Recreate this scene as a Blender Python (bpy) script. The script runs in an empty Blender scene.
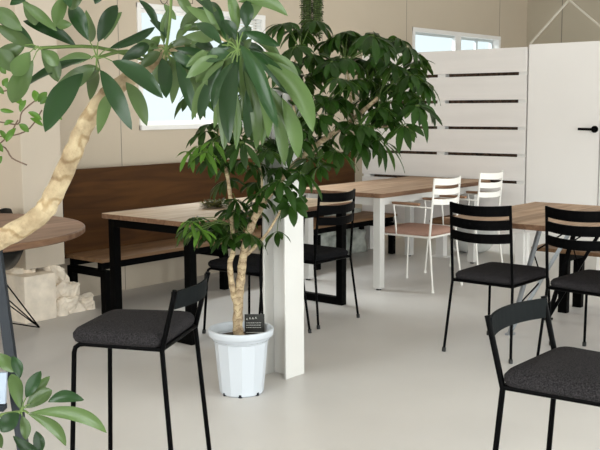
import bpy, math, random
from mathutils import Vector as V, Matrix
import mathutils.noise as mn
S = bpy.context.scene
COL = S.collection
PI = math.pi
R = math.radians

# ------------------------------------------------------------------ camera
F = 950.0; CH = 1.32
_t, _r, _h = R(7.0378), R(-0.35429), R(40.0467)
FW = V((math.cos(_h)*math.cos(_t), math.sin(_h)*math.cos(_t), -math.sin(_t)))
RT = V((math.sin(_h), -math.cos(_h), 0)); UP = RT.cross(FW)
RT, UP = math.cos(_r)*RT + math.sin(_r)*UP, -math.sin(_r)*RT + math.cos(_r)*UP
CAM = V((0, 0, CH))
cd = bpy.data.cameras.new('camera'); cam = bpy.data.objects.new('camera', cd); COL.objects.link(cam)
m = Matrix.Identity(4)
for i in range(3):
    m[i][0] = RT[i]; m[i][1] = UP[i]; m[i][2] = -FW[i]; m[i][3] = CAM[i]
cam.matrix_world = m
cd.sensor_width = 36; cd.lens = F/600*36; cd.clip_start = 0.05; cd.clip_end = 200
S.camera = cam

def at(x, y, d):
    """a measured direction (x, y) at d metres of depth -> world point"""
    return CAM + (FW + RT*((x-300)/F) - UP*((y-225)/F))*d

# ------------------------------------------------------------------ mesh builder
class MB:
    def __init__(s): s.v = []; s.f = []; s.sm = []; s.mi = {}
    def add(s, vs, fs, smooth=False):
        o = len(s.v); s.v += [tuple(p) for p in vs]
        s.f += [tuple(i+o for i in f) for f in fs]; s.sm += [smooth]*len(fs)
        return s
    def merge(s, o, k):
        n0 = len(s.f); s.add(o.v, o.f); s.sm[n0:] = o.sm
        for i in range(n0, len(s.f)): s.mi[i] = k
        return s
    def box(s, x0, x1, y0, y1, z0, z1, M=None):
        vs = [V((x, y, z)) for x in (x0, x1) for y in (y0, y1) for z in (z0, z1)]
        if M: vs = [M @ p for p in vs]
        return s.add(vs, [(0,1,3,2),(4,6,7,5),(0,4,5,1),(2,3,7,6),(0,2,6,4),(1,5,7,3)])
    def bar(s, a, b, w, h, up=V((0,0,1)), w2=None, h2=None):
        a = V(a); b = V(b); d = (b-a).normalized(); u = V(up)
        sd = d.cross(u)
        if sd.length < 1e-4: sd = d.cross(V((1,0,0)))
        sd.normalize(); u = sd.cross(d)
        w2 = w if w2 is None else w2; h2 = h if h2 is None else h2
        vs = []
        for p, ww, hh in ((a, w, h), (b, w2, h2)):
            for i, j in ((-1,-1),(1,-1),(1,1),(-1,1)): vs.append(p + sd*(ww/2*i) + u*(hh/2*j))
        return s.add(vs, [(3,2,1,0),(4,5,6,7),(0,1,5,4),(1,2,6,5),(2,3,7,6),(3,0,4,7)])
    def tube(s, pts, rad, n=10, cap=True):
        pts = [V(p) for p in pts]; k = len(pts)
        if not hasattr(rad, '__len__'): rad = [rad]*k
        tans = []
        for i in range(k):
            t = pts[min(i+1, k-1)] - pts[max(i-1, 0)]; tans.append(t.normalized())
        ref = V((0,0,1)) if abs(tans[0].z) < .9 else V((1,0,0))
        u = tans[0].cross(ref).normalized(); vs = []
        for i in range(k):
            t = tans[i]; u = (u - t*u.dot(t)).normalized(); w = t.cross(u)
            for j in range(n):
                a = 2*PI*j/n; vs.append(pts[i] + (u*math.cos(a) + w*math.sin(a))*rad[i])
        fs = [(i*n+j, i*n+(j+1) % n, (i+1)*n+(j+1) % n, (i+1)*n+j) for i in range(k-1) for j in range(n)]
        s.add(vs, fs, True)
        if cap:
            s.add(vs[:n], [tuple(range(n))[::-1]]); s.add(vs[-n:], [tuple(range(n))])
        return s
    def lathe(s, prof, c=(0,0,0), n=32, smooth=True, fn=None):
        vs = []
        for r_, z in prof:
            for j in range(n):
                a = 2*PI*j/n; q = r_*(fn(a) if fn else 1)
                vs.append(V((c[0]+q*math.cos(a), c[1]+q*math.sin(a), c[2]+z)))
        k = len(prof)
        fs = [(i*n+j, i*n+(j+1) % n, (i+1)*n+(j+1) % n, (i+1)*n+j) for i in range(k-1) for j in range(n)]
        return s.add(vs, fs, smooth)
    def build(s, name, mat, parent=None, bevel=0):
        me = bpy.data.meshes.new(name); me.from_pydata(s.v, [], s.f)
        for i, p in enumerate(me.polygons): p.use_smooth = s.sm[i]
        for q in (mat if isinstance(mat, (list, tuple)) else [mat]): me.materials.append(q)
        for i, k in s.mi.items(): me.polygons[i].material_index = k
        me.update()
        o = bpy.data.objects.new(name, me); COL.objects.link(o)
        if parent: o.parent = parent
        if bevel:
            b = o.modifiers.new('bevel', 'BEVEL'); b.width = bevel; b.segments = 2; b.limit_method = 'ANGLE'
        return o

def tag(o, label=None, cat=None, group=None, kind=None):
    for k, v in (('label', label), ('category', cat), ('group', group), ('kind', kind)):
        if v: o[k] = v
    return o
def thing(name, label, cat, loc=(0,0,0), rz=0, group=None):
    o = bpy.data.objects.new(name, None); COL.objects.link(o); o.empty_display_size = .1
    o.location = loc; o.rotation_euler = (0, 0, rz)
    return tag(o, label, cat, group)
def dup(root, loc, rz, label, group=None):
    r = root.copy(); COL.objects.link(r); r.location = loc; r.rotation_euler = (0,0,rz); r['label'] = label
    if group: r['group'] = group
    for ch in list(root.children):
        c = ch.copy(); COL.objects.link(c); c.parent = r
        for g in list(ch.children):
            d = g.copy(); COL.objects.link(d); d.parent = c
    return r

# ------------------------------------------------------------------ materials
def mat(name, col, rough=.5, metal=0, spec=.5, var=0, vscale=8, bump=0, bscale=60, col2=None, stretch=None):
    m = bpy.data.materials.new(name); m.use_nodes = True; nt = m.node_tree; N = nt.nodes; L = nt.links
    b = N['Principled BSDF']; b.inputs['Roughness'].default_value = rough; b.inputs['Metallic'].default_value = metal
    b.inputs['Specular IOR Level'].default_value = spec
    b.inputs['Base Color'].default_value = (*col, 1)
    tc = N.new('ShaderNodeTexCoord'); mp = N.new('ShaderNodeMapping'); L.new(tc.outputs['Object'], mp.inputs[0])
    if stretch: mp.inputs['Scale'].default_value = stretch
    if var or col2:
        nz = N.new('ShaderNodeTexNoise'); nz.inputs['Scale'].default_value = vscale; nz.inputs['Detail'].default_value = 6
        L.new(mp.outputs[0], nz.inputs['Vector'])
        rp = N.new('ShaderNodeValToRGB'); rp.color_ramp.elements[0].position = .3; rp.color_ramp.elements[1].position = .7
        c2 = col2 or tuple(min(1, c*(1+var)) for c in col); c1 = col if col2 else tuple(c*(1-var) for c in col)
        rp.color_ramp.elements[0].color = (*c1, 1); rp.color_ramp.elements[1].color = (*c2, 1)
        L.new(nz.outputs['Fac'], rp.inputs[0]); L.new(rp.outputs[0], b.inputs['Base Color'])
    if bump:
        n2 = N.new('ShaderNodeTexNoise'); n2.inputs['Scale'].default_value = bscale; n2.inputs['Detail'].default_value = 4
        L.new(tc.outputs['Object'], n2.inputs['Vector'])
        bp = N.new('ShaderNodeBump'); bp.inputs['Strength'].default_value = bump; bp.inputs['Distance'].default_value = .01
        L.new(n2.outputs['Fac'], bp.inputs['Height']); L.new(bp.outputs[0], b.inputs['Normal'])
    return m

def wood(name, c1, c2, axis=0, rough=.45, sc=1.0, plank=0):
    """long-grained timber: stretched noise plus wavy figure; optional glued staves"""
    m = bpy.data.materials.new(name); m.use_nodes = True; nt = m.node_tree; N = nt.nodes; L = nt.links
    b = N['Principled BSDF']; b.inputs['Roughness'].default_value = rough; b.inputs['Specular IOR Level'].default_value = .2
    tc = N.new('ShaderNodeTexCoord'); mp = N.new('ShaderNodeMapping'); L.new(tc.outputs['Object'], mp.inputs[0])
    s = [14*sc, 14*sc, 14*sc]; s[axis] = 1.3*sc; mp.inputs['Scale'].default_value = s
    nz = N.new('ShaderNodeTexNoise'); nz.inputs['Scale'].default_value = 1.6; nz.inputs['Detail'].default_value = 8; nz.inputs['Distortion'].default_value = 1.2
    L.new(mp.outputs[0], nz.inputs['Vector'])
    rp = N.new('ShaderNodeValToRGB'); e = rp.color_ramp.elements
    e[0].position = .32; e[0].color = (*c1, 1); e[1].position = .68; e[1].color = (*c2, 1)
    L.new(nz.outputs['Fac'], rp.inputs[0]); out = rp.outputs[0]
    if plank:
        br = N.new('ShaderNodeTexNoise'); br.inputs['Scale'].default_value = 1.0; br.inputs['Detail'].default_value = 0
        sx = N.new('ShaderNodeMapping'); s2 = [plank*1.0]*3; s2[axis] = .8; sx.inputs['Scale'].default_value = s2
        sn = N.new('ShaderNodeVectorMath'); sn.operation = 'SNAP'; sn.inputs[1].default_value = (1, 1, 1)
        L.new(tc.outputs['Object'], sx.inputs[0]); L.new(sx.outputs[0], sn.inputs[0]); 
        wn = N.new('ShaderNodeTexWhiteNoise'); L.new(sn.outputs[0], wn.inputs[0])
        mr = N.new('ShaderNodeMapRange'); mr.inputs[3].default_value = .82; mr.inputs[4].default_value = 1.12
        L.new(wn.outputs['Value'], mr.inputs[0])
        vm = N.new('ShaderNodeVectorMath'); vm.operation = 'SCALE'; L.new(out, vm.inputs[0]); L.new(mr.outputs[0], vm.inputs['Scale'])
        out = vm.outputs[0]
    L.new(out, b.inputs['Base Color'])
    return m

def leafmat(name, top, under, rough=.32, trans=.25):
    m = bpy.data.materials.new(name); m.use_nodes = True; nt = m.node_tree; N = nt.nodes; L = nt.links
    b = N['Principled BSDF']; b.inputs['Roughness'].default_value = rough; b.inputs['Specular IOR Level'].default_value = .28
    g = N.new('ShaderNodeNewGeometry')
    mx = N.new('ShaderNodeMixRGB'); mx.inputs[1].default_value = (*top, 1); mx.inputs[2].default_value = (*under, 1)
    L.new(g.outputs['Backfacing'], mx.inputs[0])
    mr = N.new('ShaderNodeMapRange'); mr.inputs[3].default_value = .7; mr.inputs[4].default_value = 1.4
    L.new(g.outputs['Random Per Island'], mr.inputs[0])
    vm = N.new('ShaderNodeVectorMath'); vm.operation = 'SCALE'; L.new(mx.outputs[0], vm.inputs[0]); L.new(mr.outputs[0], vm.inputs['Scale'])
    L.new(vm.outputs[0], b.inputs['Base Color'])
    tr = N.new('ShaderNodeBsdfTranslucent'); hs = N.new('ShaderNodeHueSaturation'); hs.inputs['Value'].default_value = 1.8
    hs.inputs['Hue'].default_value = .47
    L.new(vm.outputs[0], hs.inputs['Color']); L.new(hs.outputs[0], tr.inputs[0])
    ms = N.new('ShaderNodeMixShader'); ms.inputs[0].default_value = trans
    L.new(b.outputs[0], ms.inputs[1]); L.new(tr.outputs[0], ms.inputs[2])
    L.new(ms.outputs[0], N['Material Output'].inputs[0])
    return m

def fabric(name, c1, c2):
    m = mat(name, c1, .95, col2=c2, vscale=260, bump=.6, bscale=320); m.node_tree.nodes['Principled BSDF'].inputs['Specular IOR Level'].default_value = .1
    return m

M = dict(
 floor=mat('floor_paint', (.60,.575,.555), .42, var=.05, vscale=1.3, bump=.05, bscale=9),
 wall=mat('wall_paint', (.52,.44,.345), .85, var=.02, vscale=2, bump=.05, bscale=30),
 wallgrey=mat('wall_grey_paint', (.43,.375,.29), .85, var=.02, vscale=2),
 lowwall=mat('low_wall_paint', (.60,.61,.58), .8, var=.05, vscale=6, bump=.1, bscale=20),
 ceil=mat('ceiling_paint', (.62,.6,.56), .9),
 white=mat('white_paint', (.80,.78,.765), .55, var=.02, vscale=3),
 board=mat('white_board_paint', (.77,.735,.72), .6, var=.03, vscale=5, bump=.12, bscale=25, stretch=(1,.3,3)),
 door=mat('white_door_paint', (.82,.79,.775), .5, var=.015, vscale=2),
 box=mat('column_cladding', (.55,.475,.39), .7, var=.02, vscale=3),
 conc=mat('painted_concrete', (.86,.76,.64), .85, var=.12, vscale=14, bump=.6, bscale=35),
 stone=mat('grey_stone', (.44,.46,.42), .9, var=.35, vscale=12, bump=.8, bscale=30),
 steelw=mat('white_steel', (.63,.62,.60), .45, var=.01),
 chairw=mat('white_powder_coat', (.82,.80,.76), .4),
 black=mat('black_powder_coat', (.0015,.0015,.0017), .38, spec=.03),
 slate=mat('slate_powder_coat', (.009,.0105,.011), .6, spec=.02),
 blackframe=mat('black_frame_paint', (.0015,.0015,.0015), .5, spec=.03),
 blackplastic=mat('black_plastic', (.004,.0045,.005), .3, spec=.25),
 rubber=mat('black_rubber', (.008,.008,.008), .6),
 silver=mat('bare_steel', (.30,.32,.34), .35, metal=.5),
 tweed=fabric('charcoal_tweed', (.003,.003,.0035), (.046,.042,.045)),
 darkseat=fabric('dark_fabric', (.004,.004,.005), (.014,.014,.016)),
 pink=fabric('terracotta_fabric', (.34,.20,.155), (.48,.30,.24)),
 brownseat=fabric('brown_fabric', (.16,.09,.045), (.24,.14,.08)),
 tabletop=wood('table_wood', (.33,.215,.145), (.53,.375,.265), 0, .65, plank=8),
 tablegrey=wood('pale_table_wood', (.40,.29,.20), (.56,.44,.32), 0, .65, plank=8),
 tableedge=wood('table_edge_wood', (.105,.052,.03), (.20,.115,.068), 0, .6),
 roundtop=wood('round_table_wood', (.23,.14,.10), (.34,.225,.165), 0, .6, plank=7),
 ply=wood('stained_plywood', (.038,.013,.002), (.082,.032,.006), 0, .7, .6),
 seatwood=wood('bench_wood', (.14,.075,.036), (.24,.14,.075), 0, .55, .8),
 arm=wood('arm_wood', (.22,.12,.07), (.36,.21,.13), 0, .45, 2),
 rawwood=mat('raw_wood', (.02,.012,.008), .9, col2=(.16,.09,.06), vscale=30),
 pot=mat('white_plastic', (.52,.555,.605), .4),
 bowl=mat('white_ceramic', (.66,.67,.65), .5, var=.05, vscale=9),
 soil=mat('soil', (.03,.02,.014), .95, col2=(.10,.07,.05), vscale=60, bump=1, bscale=80),
 bark=mat('pale_bark', (.17,.115,.06), .85, col2=(.40,.32,.195), vscale=26, bump=.8, bscale=60, stretch=(1,1,1)),
 bark2=mat('tan_bark', (.22,.15,.09), .85, col2=(.50,.40,.25), vscale=30, bump=.8, bscale=70),
 leaf1=leafmat('glossy_big_leaf', (.010,.032,.008), (.050,.085,.026), .30, .13),
 leaf2=leafmat('umbrella_leaf', (.012,.036,.004), (.030,.070,.010), .36, .20),
 leaf3=leafmat('young_leaf', (.05,.12,.012), (.10,.19,.03), .4, .3),
 stem=mat('green_stem', (.085,.13,.035), .6, spec=.2),
 twig=mat('brown_twig', (.10,.06,.04), .8),
 moss=leafmat('tuft_leaf', (.05,.065,.015), (.14,.14,.04), .7, .2),
 string=leafmat('string_plant_leaf', (.012,.022,.006), (.04,.06,.02), .6, .15),
 card=mat('black_card', (.012,.012,.010), .5),
 ink=mat('chalk_white', (.7,.7,.66), .8),
 paleblue=mat('pale_blue_board', (.27,.32,.39), .7),
 dark=mat('charcoal_metal', (.012,.015,.020), .45, spec=.15),
 brass=mat('dark_wire', (.06,.04,.03), .5, metal=.5),
 alu=mat('grey_aluminium', (.50,.54,.55), .4),
 blind=mat('blind_slat', (.7,.69,.66), .6),
)
def rings(m, sc, dark):
    nt = m.node_tree; N = nt.nodes; L = nt.links; b = N['Principled BSDF']; src = b.inputs['Base Color'].links[0].from_socket
    tc = N.new('ShaderNodeTexCoord'); w = N.new('ShaderNodeTexWave'); w.bands_direction = 'Z'; w.inputs['Scale'].default_value = sc
    w.inputs['Distortion'].default_value = 9; w.inputs['Detail'].default_value = 3; w.inputs['Detail Scale'].default_value = 2.5; L.new(tc.outputs['Object'], w.inputs[0])
    rp = N.new('ShaderNodeValToRGB'); rp.color_ramp.elements[0].position = .0; rp.color_ramp.elements[0].color = (*dark, 1); rp.color_ramp.elements[1].position = .22; rp.color_ramp.elements[1].color = (1,1,1,1)
    L.new(w.outputs['Fac'], rp.inputs[0]); mx = N.new('ShaderNodeMixRGB'); mx.blend_type = 'MULTIPLY'; mx.inputs[0].default_value = 1
    L.new(src, mx.inputs[1]); L.new(rp.outputs[0], mx.inputs[2]); L.new(mx.outputs[0], b.inputs['Base Color'])
rings(M['bark'], 7, (.68,.6,.5)); rings(M['bark2'], 12, (.6,.54,.46))
def glassmat():
    m = bpy.data.materials.new('frosted_glass'); m.use_nodes = True; N = m.node_tree.nodes; L = m.node_tree.links
    N.remove(N['Principled BSDF']); t = N.new('ShaderNodeBsdfTransparent'); t.inputs[0].default_value = (.93,.97,.97,1)
    g = N.new('ShaderNodeBsdfGlossy'); g.inputs['Roughness'].default_value = .15
    x = N.new('ShaderNodeMixShader'); x.inputs[0].default_value = .05
    L.new(t.outputs[0], x.inputs[1]); L.new(g.outputs[0], x.inputs[2]); L.new(x.outputs[0], N['Material Output'].inputs[0]); return m
M['glass'] = glassmat()

# ------------------------------------------------------------------ the room
def struct(name, mb, m, parent=None, bevel=0):
    o = mb.build(name, m, parent, bevel); o['kind'] = 'structure'; return o
XL, XR, YF, YB, ZC = -2.2, 10.70, -1.4, 5.40, 3.0
struct('floor', MB().box(XL-.2, XR+.2, YF-.2, YB+.2, -.1, 0), M['floor'])
struct('ceiling', MB().box(XL-.2, XR+.2, YF-.2, YB+.2, ZC, ZC+.1), M['ceil'])
def wall_y(y0, y1, x0, x1, holes):
    """wall lying along X with rectangular openings (xa, xb, za, zb)"""
    b = MB(); x = x0
    for xa, xb, za, zb in sorted(holes):
        b.box(x, xa, y0, y1, 0, ZC); b.box(xa, xb, y0, y1, 0, za); b.box(xa, xb, y0, y1, zb, ZC); x = xb
    b.box(x, x1, y0, y1, 0, ZC); return b
W1 = (4.635, 5.95, 1.195, 2.05); W2 = (8.24, 10.00, 1.16, 2.085)
wb = struct('wall_back', wall_y(YB, YB+.12, XL, XR, [W1, W2]), M['wall'])
sm_ = MB()
for x in (4.43, 6.75, 8.10, 10.02): sm_.box(x-.002, x+.002, YB-.002, YB, .9, ZC)
for x in (4.43,): sm_.box(x-.002, x+.002, YB-.0021, YB, 0, .9)
so = sm_.build('panel_seam', mat('seam_shadow', (.22,.2,.17), .9), wb)
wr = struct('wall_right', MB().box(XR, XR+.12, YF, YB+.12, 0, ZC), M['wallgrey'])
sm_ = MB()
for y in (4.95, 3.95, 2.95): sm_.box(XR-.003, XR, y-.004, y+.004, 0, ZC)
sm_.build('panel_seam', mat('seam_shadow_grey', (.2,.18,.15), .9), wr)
FH = [(-1.4, 1.6, .06, 2.1), (2.2, 5.2, .06, 2.1), (5.8, 8.8, .06, 2.1)]
struct('wall_front', wall_y(YF-.12, YF, XL, XR, FH), M['wall'])
wl = MB(); wl.box(XL-.12, XL, YF, -.5, 0, ZC); wl.box(XL-.12, XL, -.5, 4.2, 0, .5); wl.box(XL-.12, XL, -.5, 4.2, 2.5, ZC); wl.box(XL-.12, XL, 4.2, YB, 0, ZC)
struct('wall_left', wl, M['wall'])
def frame_x(name, x0, x1, z0, z1, y, t=.045, d=.10, mulls=(), m=None):
    b = MB(); e = .006; b.box(x0-t, x0+e, y-.012, y+d, z0-t, z1+t); b.box(x1-e, x1+t, y-.012, y+d, z0-t, z1+t)
    b.box(x0-t, x1+t, y-.014, y+d+.001, z1-e, z1+t); b.box(x0-t, x1+t, y-.03, y+d+.001, z0-t, z0+e)
    return struct(name, b, m or M['white'], None, .003)
def sash(parent, x0, x1, z0, z1, y, t=.03, m=None):
    b = MB(); b.box(x0, x0+t, y, y+.03, z0, z1); b.box(x1-t, x1, y, y+.03, z0, z1); b.box(x0+t, x1-t, y, y+.03, z0, z0+t); b.box(x0+t, x1-t, y, y+.03, z1-t, z1)
    s_ = b.build('sash', m or M['alu'], parent)
    MB().box(x0+t, x1-t, y+.012, y+.017, z0+t, z1-t).build('pane', M['glass'], s_)
    return s_
w = frame_x('window_1', *W1, YB, .032, .06); mid = (W1[0]+W1[1])/2
sash(w, W1[0], mid+.02, W1[2], W1[3], YB+.04, m=M['white']); sash(w, mid-.02, W1[1], W1[2], W1[3], YB+.075, m=M['white'])
b = MB()
for i in range(5): b.box(5.60, 5.94, YB+.005, YB+.02, 1.93+i*.022, 1.943+i*.022)
b.build('blind', M['blind'], w)
w = frame_x('window_2', *W2, YB, .036); 
c1, c2 = 9.08, 9.20
sash(w, W2[0], 9.12, W2[2], W2[3], YB+.03); sash(w, 9.16, W2[1]-.005, W2[2], W2[3], YB+.065)
MB().box(9.08, 9.20, YB+.02, YB+.06, W2[2], W2[3]).build('centre_stile', M['white'], w)
MB().box(9.60, 9.63, YB+.06, YB+.09, W2[2], W2[3]).build('glazing_bar', M['alu'], w)
for i, h in enumerate(FH):
    w = frame_x('window_%d' % (i+3), h[0], h[1], h[2], h[3], YF-.11)
    MB().box(h[0], h[1], YF-.06, YF-.055, h[2], h[3]).build('pane', M['glass'], w)
b = MB()
for y0, y1, z0, z1 in ((-.5,4.2,.5,.55),(-.5,4.2,2.45,2.5),(-.5,-.45,.5,2.5),(4.15,4.2,.5,2.5),(1.8,1.85,.5,2.5)): b.box(XL-.11, XL+.02, y0, y1, z0, z1)
w = struct('window_6', b, M['white']); MB().box(XL-.06, XL-.055, -.45, 4.15, .55, 2.45).build('pane', M['glass'], w)

# cladded column at the left and its concrete foot
b = MB(); b.box(3.395, 3.69, 5.10, YB, .32, ZC)
tag(b.build('column_casing', M['box'], None, .004), 'beige boxed-in column casing left of the wooden bench, ending above the floor', 'column')

def rock(b, x0, x1, y0, y1, z0, z1, n=7, amp=.02, seed=0, flat=False):
    """lumpy block: subdivided box pushed by noise"""
    idx = {}; vs = []; fs = []
    def vid(i, j, k):
        key = (i, j, k)
        if key not in idx:
            p = V((x0+(x1-x0)*i/n, y0+(y1-y0)*j/n, z0+(z1-z0)*k/n))
            q = mn.noise_vector(p*9+V((seed, seed*2, 0)))*amp + mn.noise_vector(p*25+V((seed, 0, 5)))*amp*.4 + mn.noise_vector(p*70)*amp*.22
            edge = sum(1 for a in (i, j, k) if a in (0, n))
            if edge >= 2:
                c = V(((x0+x1)/2, (y0+y1)/2, (z0+z1)/2)); p = p.lerp(c, .05)
            p = p + q; p.z = max(p.z, 0.0) if k == 0 else p.z
            if k == 0: p.z = z0
            p.y = min(p.y, 5.395)
            idx[key] = len(vs); vs.append(p)
        return idx[key]
    for i in range(n):
        for j in range(n):
            fs += [(vid(i,j,0), vid(i,j+1,0), vid(i+1,j+1,0), vid(i+1,j,0)), (vid(i,j,n), vid(i+1,j,n), vid(i+1,j+1,n), vid(i,j+1,n)),
                   (vid(i,0,j), vid(i+1,0,j), vid(i+1,0,j+1), vid(i,0,j+1)), (vid(i,n,j), vid(i,n,j+1), vid(i+1,n,j+1), vid(i+1,n,j)),
                   (vid(0,i,j), vid(0,i,j+1), vid(0,i+1,j+1), vid(0,i+1,j)), (vid(n,i,j), vid(n,i+1,j), vid(n,i+1,j+1), vid(n,i,j+1))]
    return b.add(vs, fs, True)
ft = thing('column_footing', 'rough cream-painted concrete footing under the boxed column, left of the bench', 'footing', (3.5, 5.2, 0))
def at0(mb, name, m, par, bevel=0):
    o = mb.build(name, m, par, bevel); o.location = -V(par.location); return o
b = MB(); b.box(3.318, 3.55, 5.01, 5.395, 0, .294); at0(b, 'plinth_block', M['conc'], ft, .004)
for xa, xb, ya, za, zb, sd in ((3.555,3.77,5.06,0,.19,3),(3.56,3.87,5.03,0,.095,8),(3.555,3.665,5.10,.16,.315,12),(3.63,3.72,5.12,.15,.25,17),(3.36,3.50,5.12,.26,.325,21)):
    b = MB(); rock(b, xa, xb, ya, 5.38, za, zb, n=12, amp=.04, seed=sd); b.sm = [False]*len(b.sm); at0(b, 'rubble', M['conc'], ft)

sf = thing('stone_footing', 'grey-painted rough stone footing at the wall under the far end of the bench', 'footing', (6.9, 5.2, 0))
for i, (xa, xb, za, zb, ya) in enumerate([(6.30,6.62,0,.20,5.22),(6.62,6.86,0,.17,5.18),(6.86,7.06,0,.22,5.12),(6.34,6.55,.19,.38,5.25),(6.54,6.80,.16,.37,5.2),(6.80,7.04,.21,.40,5.18),(6.55,6.9,.36,.54,5.22)]):
    b = MB(); rock(b, xa, xb, ya, 5.39, za, zb, n=5, amp=.03, seed=i*3+1); at0(b, 'stone', M['stone'], sf)

# white steel H-section pillar
b = MB(); x0, x1, y0, y1 = 3.415, 3.555, 2.965, 3.112; t = .011
zp = 1.40; b.box(x0, x1, y0, y0+t, 0, zp); b.box(x0, x1, y1-t, y1, 0, zp); b.box((x0+x1)/2-.005, (x0+x1)/2+.005, y0+t, y1-t, 0, zp); b.box(x0-.01, x1+.01, y0-.01, y1+.01, zp, zp+.012)
tag(b.build('steel_pillar', M['steelw'], None, .002), 'white H-section steel pillar standing beside the white plant pot', 'pillar')

# ------------------------------------------------------------------ slatted partition and door
PX = 7.15
pt = thing('slatted_partition', 'white partition of wide horizontal boards with dark gaps behind the white table', 'partition', (PX, 4.42, 0))
YE = 5.25; YS = 3.60
zs = [(1.599,1.797),(1.375,1.573),(1.152,1.349),(.930,1.128),(.708,.905),(.274,.684)]
for z0, z1 in zs: at0(MB().box(PX, PX+.02, YS, YE, z0, z1), 'board', M['board'], pt, .002)
for y in (5.17, 4.375, 3.602): at0(MB().box(PX+.0205, PX+.085, y, y+.078, 0, 1.79), 'post', M['white'], pt, .002)
at0(MB().box(PX+.09, PX+.10, YS, YE, .30, 1.79), 'raw_backing', M['rawwood'], pt)
b = MB().box(PX-.01, PX+.11, 4.335, 4.495, 0, .006); at0(b, 'foot_plate', M['white'], pt)
dr = struct('door_1', MB().box(PX+.002, PX+.042, 2.975, 3.585, .287, 1.815), M['door'], None, .002)
h = MB(); h.tube([(PX+.002, 3.012, 1.14), (PX-.012, 3.012, 1.14)], .027, 20); h.tube([(PX-.012, 3.012, 1.14), (PX-.045, 3.012, 1.14)], .010, 10)
h.bar((PX-.045, 3.005, 1.14), (PX-.045, 3.13, 1.142), .012, .020)
ho = h.build('door_handle', M['blackframe'], dr); tag(ho, 'black lever handle on a round rose')
struct('trim_1', MB().box(PX-.005, PX+.09, 2.89, 2.965, 0, 1.86), M['white'], None, .003)
struct('trim_2', MB().box(PX+.045, PX+.09, 3.585, 3.6, 0.0, 1.815), M['white'])
ps = thing('white_panel', 'white flat panel right of the door trim at the photo edge', 'partition', (PX, 2.4, 0))
at0(MB().box(PX+.01, PX+.04, 1.9, 2.885, .29, 1.815), 'panel', M['door'], ps); at0(MB().box(PX+.04, PX+.08, 1.9, 1.97, 0, 1.8), 'post', M['white'], ps)
b = MB(); A_, B_, C_ = (PX+.02, 3.585, 1.820), (PX+.02, 3.263, 2.145), (PX+.02, 2.941, 1.872)
b.bar(A_, B_, .013, .013, V((1,0,0))); b.bar(B_, C_, .013, .013, V((1,0,0)))
tag(b.build('triangular_rail', mat('cream_paint', (.50,.46,.39), .6)), 'thin white triangular rail rising from the top of the white door', 'rail')

# big pale bowl planter
b = MB(); c = (7.60, 4.33, 0)
b.lathe([(0,.004),(.10,.004),(.155,.03),(.20,.10),(.225,.18),(.235,.26),(.24,.33),(.225,.33),(.215,.26),(.15,.24),(0,.24)], c, 40, True, lambda a: 1+.008*math.sin(a*18))
tag(b.build('planter_bowl', M['bowl']), 'round pale grey planter bowl on the floor behind the slatted partition', 'planter')

# ------------------------------------------------------------------ bench with plywood back
BZ = .36; BYf, BYr = 4.842, 5.226; BX0, BX1 = 3.785, 7.135
bn = thing('wall_bench', 'long stained wooden wall bench with tall plywood back and black steel legs', 'bench', (5.3, 5.0, 0))
at0(MB().box(BX0, BX1, BYf, BYr, BZ-.022, BZ), 'seat', M['seatwood'], bn, .002)
at0(MB().box(BX0, 7.01, BYr, BYr+.021, BZ-.03, .920), 'backrest', M['ply'], bn, .002)
b = MB(); b.box(BX0+.02, BX1-.02, BYf+.03, BYf+.07, BZ-.072, BZ-.0225); b.box(BX0+.02, BX1-.02, BYr-.06, BYr-.02, BZ-.072, BZ-.0225)
at0(b, 'seat_rail', M['blackframe'], bn)
for x in (3.818, 4.90, 5.98, 7.06):
    b = MB()
    for y in (BYf-.018, BYr-.052): b.box(x-.025, x+.025, y, y+.05, 0, BZ-.073)
    b.box(x-.025, x+.025, BYf+.032, BYr-.052, BZ-.118, BZ-.073)
    at0(b, 'leg_frame', M['blackframe'], bn, .002)
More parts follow.
